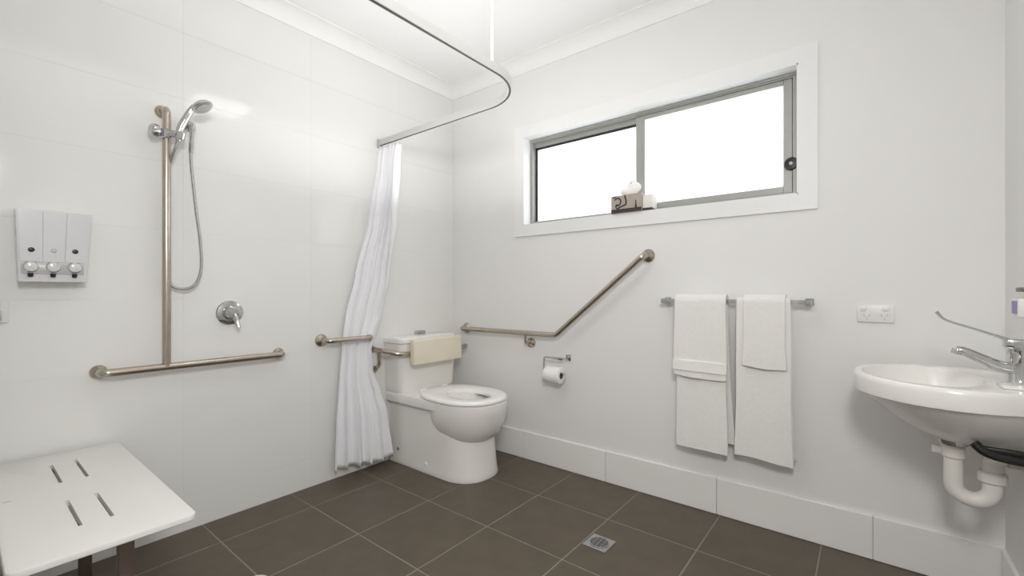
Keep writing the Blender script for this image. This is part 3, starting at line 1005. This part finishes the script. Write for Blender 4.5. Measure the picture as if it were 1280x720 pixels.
def towel(name, label, xa, xb, zf, zb, off, th, seed, group, skew=0.0, flare=0.0, tilt=0.0, back_shift=0.0, band=None):
    """xa..xb at the bar; zf / zb = hems at front and back; off = distance of the cloth's middle from the bar's axis"""
    rnd = random.Random(seed)
    ph_ = [rnd.uniform(0, 6.28) for _ in range(6)]
    NX = 26
    prof = []            # (y, z, how far below the bar 0..1, side)
    L = BZ - zf
    K = 26
    for k in range(K):
        t = 1 - k / K
        prof.append((BY - off, BZ - L * t, t, -1))
    for k in range(9):
        a = PI - PI * k / 8
        prof.append((BY + off * math.cos(a), BZ + off * math.sin(a), 0.0, 0))
    Lb = BZ - zb
    for k in range(1, K + 1):
        t = k / K
        prof.append((BY + off, BZ - Lb * t, t, 1))
    bm = new()
    rows = []
    for (y, z, t, sd_) in prof:
        row = []
        for i in range(NX + 1):
            u = i / NX
            x = xa + (xb - xa) * u + skew * t + flare * t * (u - 0.5) * 2 * (1 if sd_ <= 0 else 0.6)
            if sd_ == 1:
                x += back_shift * t
            wv = 0.0035 * t * (math.sin(5.5 * u + ph_[0] + 1.2 * t) + 0.6 * math.sin(11 * u + ph_[1] - 2 * t))
            yy = y + (wv if sd_ <= 0 else wv * 0.4)
            if sd_ <= 0:
                yy -= 0.004 * t
            yy = min(yy, -0.010)
            zz = z + tilt * t * (u - 0.5) + t * 0.004 * math.sin(4 * u + ph_[2])
            x += 0.003 * t * math.sin(7 * t + ph_[3]) * (1 if u > 0.5 else -1)
            row.append(bm.verts.new((x, yy, zz)))
        rows.append(row)
    for a, b_ in zip(rows, rows[1:]):
        for i in range(NX):
            bm.faces.new((a[i], a[i + 1], b_[i + 1], b_[i]))
    bm.normal_update()
    bmesh.ops.recalc_face_normals(bm, faces=bm.faces)
    # real thickness with rounded hems
    g = bm.faces[:]
    ret = bmesh.ops.solidify(bm, geom=g, thickness=th)
    o = obj(name, bm, M['towel'], None, smooth=60)
    bv = o.modifiers.new('soft_edges', 'BEVEL')
    bv.width = th * 0.32
    bv.segments = 3
    bv.limit_method = 'ANGLE'
    bv.angle_limit = math.radians(50)
    tag(o, label, 'towel', group)
    if band:
        zc, hgt = band
        b2 = new()
        P_ = []
        for i in range(21):
            u = i / 20
            t = (BZ - zc) / L
            x = xa + (xb - xa) * u + skew * t + flare * t * (u - 0.5) * 2
            wv = 0.0035 * t * (math.sin(5.5 * u + ph_[0] + 1.2 * t) + 0.6 * math.sin(11 * u + ph_[1] - 2 * t))
            P_.append((x, BY - off - 0.004 * t + wv - 0.0008, zc + tilt * t * (u - 0.5)))
        sweep(b2, P_, [(-th * 0.5 - 0.0, -hgt / 2), (th * 0.5, -hgt / 2), (th * 0.5, hgt / 2), (-th * 0.5, hgt / 2)], (0, 0, 1))
        obj('woven_band', b2, M['towelband'], o)
    return o
GT = 'white towels on the chrome towel bar'
towel('bath_towel', 'long white bath towel under the left hand towel on the bar', 1.700, 1.928, 0.325, 0.375, 0.0200, 0.013, 1, GT, 0.004, 0.004, -0.014, 0.026)
towel('bath_towel', 'long white bath towel under the right hand towel, hanging lowest', 1.975, 2.190, 0.335, 0.36, 0.0200, 0.013, 2, GT, 0.002, 0.008, -0.006, 0.006)
towel('hand_towel', 'wider white hand towel hanging on the left of the bar', 1.694, 1.932, 0.678, 0.70, 0.0350, 0.012, 3, GT, 0.0, 0.006, -0.006, 0.004, band=(0.735, 0.05))
towel('hand_towel', 'narrower and shorter white hand towel on the right of the bar', 2.006, 2.172, 0.755, 0.77, 0.0350, 0.012, 4, GT, 0.0, 0.002, -0.008, 0.0)

# ================================================================= POWER OUTLET
po = thing('power_outlet', 'white double power outlet on the wall above the basin', 'power outlet', (2.477, 0, 0.975))
boxobj('plate', (2.419, -0.009, 0.972), (2.537, 0.0, 1.044), M['plastic'], po, 0.003, 2)
for cx in (2.450, 2.506):
    boxobj('switch', (cx - 0.014 + (-0.008 if cx < 2.48 else 0.008), -0.0135, 1.020), (cx + 0.006 + (-0.008 if cx < 2.48 else 0.008), -0.008, 1.037), M['plastic'], po, 0.002, 2)
    bm = new()
    for sx in (-1, 1):
        add_box(bm, (cx + sx * 0.009 - 0.0012, -0.0096, 0.996), (cx + sx * 0.009 + 0.0012, -0.008, 1.007), 0, 2,
                (Matrix.Rotation(math.radians(30 * sx), 3, 'Y'), (cx + sx * 0.009, -0.009, 1.0015)))
    add_box(bm, (cx - 0.0012, -0.0096, 0.982), (cx + 0.0012, -0.008, 0.991))
    obj('socket_slots', bm, M['dispband'], po)

# ================================================================= TISSUE BOX on the sill
TZ0 = OZ0 + RT
tx = thing('tissue_box', 'beige patterned tissue box with dark swirls on the window sill', 'tissue box', (1.40, 0.035, TZ0))
bx0, bx1, by0, by1, bh = 1.312, 1.492, -0.026, 0.056, 0.098
bm = new()
add_box(bm, (bx0, by0, TZ0), (bx1, by1, TZ0 + bh), 0.002, 1)
obj('carton', bm, M['box'], tx)
boxobj('end_panel', (bx1 - 0.001, by0 + 0.010, TZ0 + 0.010), (bx1 + 0.058, by1 - 0.003, TZ0 + bh - 0.012), M['boxwhite'], tx, 0.008, 3)
bm = new()
add_box(bm, (bx0 + 0.002, by0 - 0.0010, TZ0 + 0.0005), (bx1 - 0.001, by0 + 0.001, TZ0 + 0.021))
add_box(bm, (bx1 - 0.0005, by0 + 0.012, TZ0 + 0.0005), (bx1 + 0.054, by1 - 0.006, TZ0 + 0.014))
# swirl, angled line and spike printed on the front
def strip(pts, w):
    P_ = [Vector((x, by0 - 0.0005, z)) for x, z in pts]
    for a, c in zip(P_, P_[1:]):
        d = (c - a)
        nrm = Vector((-d.z, 0, d.x)).normalized() * w / 2
        q = [a + nrm, a - nrm, c - nrm, c + nrm]
        vs = [bm.verts.new(v + Vector((0, -0.0006, 0))) for v in q]
        vb = [bm.verts.new(v + Vector((0, 0.0006, 0))) for v in q]
        bm.faces.new(vs)
        for i in range(4):
            bm.faces.new((vs[i], vs[(i + 1) % 4], vb[(i + 1) % 4], vb[i]))
sx, sz = bx0 + 0.040, TZ0 + 0.062
strip([(sx + 0.020 * math.cos(a), sz + 0.021 * math.sin(a)) for a in [2.6 - 0.4 * k for k in range(13)]], 0.008)
strip([(sx + 0.012 * math.cos(a) + 0.002, sz - 0.026 + 0.012 * math.sin(a)) for a in [1.6 + 0.45 * k for k in range(9)]], 0.0065)
strip([(bx0 + 0.012, TZ0 + 0.086), (bx0 + 0.030, TZ0 + 0.090)], 0.006)
strip([(bx0 + 0.040, TZ0 + 0.016), (bx0 + 0.048, TZ0 + 0.030), (bx0 + 0.090, TZ0 + 0.042), (bx0 + 0.092, TZ0 + 0.060), (bx0 + 0.083, TZ0 + 0.095)], 0.009)
strip([(bx0 + 0.148, TZ0 + 0.012), (bx0 + 0.148, TZ0 + 0.034)], 0.011)
strip([(bx0 + 0.148, TZ0 + 0.030), (bx0 + 0.148, TZ0 + 0.062)], 0.006)
obj('printed_pattern', bm, M['boxdark'], tx)
# crumpled tissue rising from the slot: folded crests around a pinched foot
bm = new()
N1, N2 = 40, 12
rows = []
for j in range(N2 + 1):
    t = j / N2
    row = []
    for i in range(N1):
        a = i / N1 * 2 * PI
        prof_ = 0.55 + 0.75 * math.sin(PI * min(1.0, t * 0.85 + 0.05)) - 0.45 * t ** 3
        crease = 1 + (0.16 * math.sin(3 * a + 1.1 + 1.5 * t) + 0.10 * math.sin(7 * a + 2.7 * t)) * (0.3 + t)
        rx, ry = 0.044 * prof_ * crease, 0.020 * prof_ * crease
        up = 0.070 * t * (1 + 0.25 * math.cos(a - 0.9) + 0.14 * math.sin(4 * a + 0.5) * t)
        row.append(bm.verts.new((1.404 + rx * math.cos(a) + 0.008 * t, 0.016 + ry * math.sin(a), TZ0 + bh - 0.003 + up)))
    rows.append(row)
for a_, b_ in zip(rows, rows[1:]):
    for i in range(N1):
        bm.faces.new((a_[i], a_[(i + 1) % N1], b_[(i + 1) % N1], b_[i]))
c_ = bm.verts.new((1.410, 0.016, TZ0 + bh + 0.046))
for i in range(N1):
    bm.faces.new((rows[-1][i], rows[-1][(i + 1) % N1], c_))
obj('tissue', bm, M['paper'], tx, smooth=180)

# ================================================================= BASIN on the right wall
bs = thing('wash_basin', 'white oval wall-hung wash basin at the right edge', 'basin', (2.66, -0.325, 0.62))
BCY, BW, BT = -0.325, 0.275, 0.822
def basin_out(k, z, dxb=0.0, xt=2.411, xc=2.665, w=BW, n=22):
    """outline of the basin scaled by k about its waste; the back stays on the wall"""
    cx = 2.70
    pts = []
    for i in range(n + 1):
        a = PI / 2 + PI * i / n
        x = xc + (xc - xt) * math.cos(a)
        y = w * math.sin(a)
        pts.append((x, y))
    for i in range(1, 7):                  # rear shoulder, near side
        t = i / 6
        pts.append((xc + (RX - 0.002 - xc) * t, -(w - 0.075 * t ** 1.9)))
    for i in range(0, 6):
        t = 1 - i / 6
        pts.append((xc + (RX - 0.002 - xc) * t, (w - 0.075 * t ** 1.9)))
    out = []
    for x, y in pts:
        xs = cx + (x - cx) * k
        if x > RX - 0.01:
            xs = RX - 0.002
        elif x > xc:
            xs = xc2(k, x, cx)
        out.append((xs, BCY + y * k, z))
    return out
def xc2(k, x, cx):
    x0 = cx + (2.665 - cx) * k
    return x0 + (RX - 0.002 - x0) * (x - 2.665) / (RX - 0.002 - 2.665)
bm = new()
rings = [basin_out(k, z) for k, z in ((0.22, 0.622), (0.34, 0.630), (0.50, 0.655), (0.66, 0.688), (0.80, 0.720), (0.90, 0.744), (0.935, 0.755), (0.945, 0.758), (0.975, 0.7585),
                                      (0.995, 0.762), (1.0, 0.770), (1.0, 0.806), (0.992, 0.817), (0.975, 0.822), (0.955, 0.822))]
# inner bowl: oval, set forward of the tap deck
def inner(k, z, cx=2.615):
    pts = []
    o = basin_out(1.0, z)
    nn = len(o)
    for i, (x, y, _) in enumerate(o):
        if i <= 22:
            a = PI / 2 + PI * i / 22
            px = 2.625 + 0.188 * math.cos(a)
            py = 0.222 * math.sin(a)
        else:
            a = 3 * PI / 2 + PI * (i - 22) / 12
            px = 2.625 + 0.115 * math.cos(a)
            py = 0.222 * math.sin(a)
        pts.append((2.635 + (px - 2.635) * k, BCY + py * k, z))
    return pts
rings += [inner(1.03, 0.822), inner(1.0, 0.819), inner(0.96, 0.800), inner(0.85, 0.755), inner(0.65, 0.708), inner(0.4, 0.682), inner(0.12, 0.674)]
add_loft(bm, rings)
bas = obj('bowl', bm, M['ceramic'], bs, smooth=40)
# raised soap platform at the back beside the tap and overflow hole
bm = new()
add_lathe(bm, (2.712, -0.33, 0.772), (-0.82, 0, 0.55), [(0.010, 0), (0.010, 0.002), (0.006, 0.003), (0, 0.003)], 14)
obj('overflow', bm, M['galv'], bs)
bm = new()
add_box(bm, (2.755, -0.50, 0.8215), (2.836, -0.40, 0.829), 0.006, 2)
obj('soap_ledge', bm, M['ceramic'], bs)
bm = new()
add_lathe(bm, (2.672, BCY, 0.600), (0, 0, 1), [(0.022, 0), (0.036, 0.004), (0.040, 0.014), (0.040, 0.026)], 24)
obj('waste_outlet', bm, M['chrome'], bs)
bm = new()
add_box(bm, (2.72, -0.46, 0.612), (2.838, -0.44, 0.640), 0.004)
add_tube(bm, smooth_path([(2.700, -0.47, 0.650), (2.725, -0.475, 0.628), (2.77, -0.475, 0.618), (2.836, -0.47, 0.614)], 5), 0.013, 12)
obj('support_bracket', bm, M['black'], bs)

# P-trap
pt = thing('basin_trap', 'white plastic U-bend waste pipe under the basin', 'pipe', (2.71, BCY, 0.42))
bm = new()
PX0, PX1, PR = 2.672, 2.760, 0.024
up = [(PX0, BCY, 0.592)]
for k in range(17):
    a = PI + PI * k / 16
    up.append(((PX0 + PX1) / 2 + 0.044 * math.cos(a), BCY, 0.478 + 0.044 * math.sin(a)))
up += [(PX1, BCY, 0.53)]
add_tube(bm, up, PR, 20)
obj('u_bend', bm, M['pvc'], pt, smooth=50)
bm = new()
add_tube(bm, fillet([(PX1, BCY, 0.515), (PX1, BCY, 0.585), (RX - 0.002, BCY, 0.585)], 0.036, 8), PR, 20)
obj('outlet_bend', bm, M['pvc'], pt, smooth=50)
bm = new()
add_lathe(bm, (PX0, BCY, 0.560), (0, 0, 1), [(0.027, 0), (0.030, 0.004), (0.030, 0.034), (0.026, 0.040)], 16)
add_box(bm, (PX0 - 0.052, BCY - 0.006, 0.566), (PX0 - 0.028, BCY + 0.006, 0.590), 0.004)
obj('slip_nut', bm, M['pvc'], pt)
bm = new()
add_lathe(bm, (PX1, BCY, 0.500), (0, 0, 1), [(0.028, 0), (0.034, 0.004), (0.034, 0.028), (0.029, 0.034)], 16)
obj('slip_nut', bm, M['pvc'], pt)
bm = new()
add_lathe(bm, (PX1 + 0.03, BCY, 0.585), (1, 0, 0), [(0.028, 0), (0.031, 0.003), (0.031, 0.046), (0.028, 0.05)], 20)
obj('wall_pipe', bm, M['pvcdull'], pt)

# lever tap
tp_ = thing('basin_tap', 'chrome basin tap with long care lever above the spout', 'tap', (2.800, -0.36, 0.822))
TX, TYY = 2.811, -0.365
bm = new()
add_lathe(bm, (TX, TYY, 0.8215), (0, 0, 1), [(0.028, 0), (0.028, 0.004), (0.0245, 0.010), (0.024, 0.085), (0.026, 0.090), (0.026, 0.112), (0.021, 0.118), (0, 0.120)], 28)
obj('body', bm, M['chrome'], tp_)
bm = new()
spp = smooth_path([(TX - 0.010, TYY, 0.864), (TX - 0.045, TYY, 0.872), (TX - 0.085, TYY, 0.892), (TX - 0.122, TYY, 0.911), (TX - 0.136, TYY, 0.912)], 6)
add_tube(bm, spp, 0.0135, 16, True, [1.4 - 0.5 * i / (len(spp) - 1) for i in range(len(spp))])
sp = obj('spout', bm, M['chrome'], tp_)
bm = new()
add_lathe(bm, (TX - 0.133, TYY, 0.916), (-0.25, 0, -1), [(0.0125, 0), (0.0135, 0.003), (0.0135, 0.015), (0.011, 0.017)], 18)
obj('aerator', bm, M['chrome'], sp)
bm = new()
lv = [(TX + 0.004, 0.940), (TX - 0.045, 0.962), (TX - 0.10, 0.984), (TX - 0.160, 1.008), (TX - 0.183, 1.034)]
lvp = smooth_path([(x, TYY, z) for x, z in lv], 6)
nl = len(lvp)
sweep(bm, lvp, [(-0.011, -0.003), (-0.007, -0.0055), (0.007, -0.0055), (0.011, -0.003), (0.011, 0.002), (0.007, 0.004), (-0.007, 0.004), (-0.011, 0.002)], (0, 0, 1), True,
      [1.7 - 0.9 * min(1, i / (nl * 0.30)) + (0.35 * max(0, i / nl - 0.7) / 0.3) for i in range(nl)])
add_box(bm, (TX - 0.034, TYY - 0.022, 0.926), (TX + 0.022, TYY + 0.022, 0.956), 0.007, 2)
obj('lever', bm, M['chrome'], tp_)

# small soap holder on the right wall
wd = thing('hand_soap_dispenser', 'small white and violet soap holder on the right edge wall', 'soap holder', (RX, -0.30, 1.02))
boxobj('holder', (RX - 0.030, -0.345, 1.020), (RX, -0.262, 1.078), M['plastic'], wd, 0.004)
boxobj('label_panel', (RX - 0.0315, -0.338, 1.030), (RX - 0.029, -0.278, 1.070), M['violet'], wd, 0.0005, 1)
bm = new()
add_box(bm, (RX - 0.020, -0.340, 1.098), (RX, -0.258, 1.112), 0.003)
obj('clip', bm, M['galv'], wd)
# ================================================================= CEILING LAMP (seen in the tiles' gloss)
cl = thing('ceiling_lamp', 'square white ceiling lamp reflected in the glossy shower tiles', 'ceiling lamp', (1.49, -1.06, CZ))
bm = new()
for a, b_ in (((1.285, -1.265), (1.695, -1.240)), ((1.285, -0.880), (1.695, -0.855)), ((1.285, -1.240), (1.310, -0.880)), ((1.670, -1.240), (1.695, -0.880))):
    add_box(bm, (a[0], a[1], CZ - 0.085), (b_[0], b_[1], CZ), 0.003)
for x in (1.37, 1.43, 1.49, 1.55, 1.61):
    add_box(bm, (x - 0.006, -1.24, CZ - 0.083), (x + 0.006, -0.88, CZ - 0.07))
obj('frame', bm, M['trim'], cl)
boxobj('diffuser', (1.311, -1.239, CZ - 0.070), (1.669, -0.881, CZ - 0.045), M['lamp'], cl)

# hall enclosure, unseen, added outside the doorway to keep sky light out
struct(boxobj('floor_lightblock', (1.2, -3.9, -0.10), (3.6, FY - TH, -0.004), M['floortile']))
struct(boxobj('ceiling_lightblock', (1.2, -3.9, 2.5), (3.6, FY - TH, 2.6), M['lightblock']))
struct(boxobj('wall_lightblock', (1.2, -3.9, -0.1), (3.6, -3.8, 2.6), M['lightblock']))
struct(boxobj('wall_lightblock_left', (1.2, -3.8, -0.1), (1.3, FY - TH, 2.6), M['lightblock']))
struct(boxobj('wall_lightblock_right', (3.5, -3.8, -0.1), (3.6, FY - TH, 2.6), M['lightblock']))
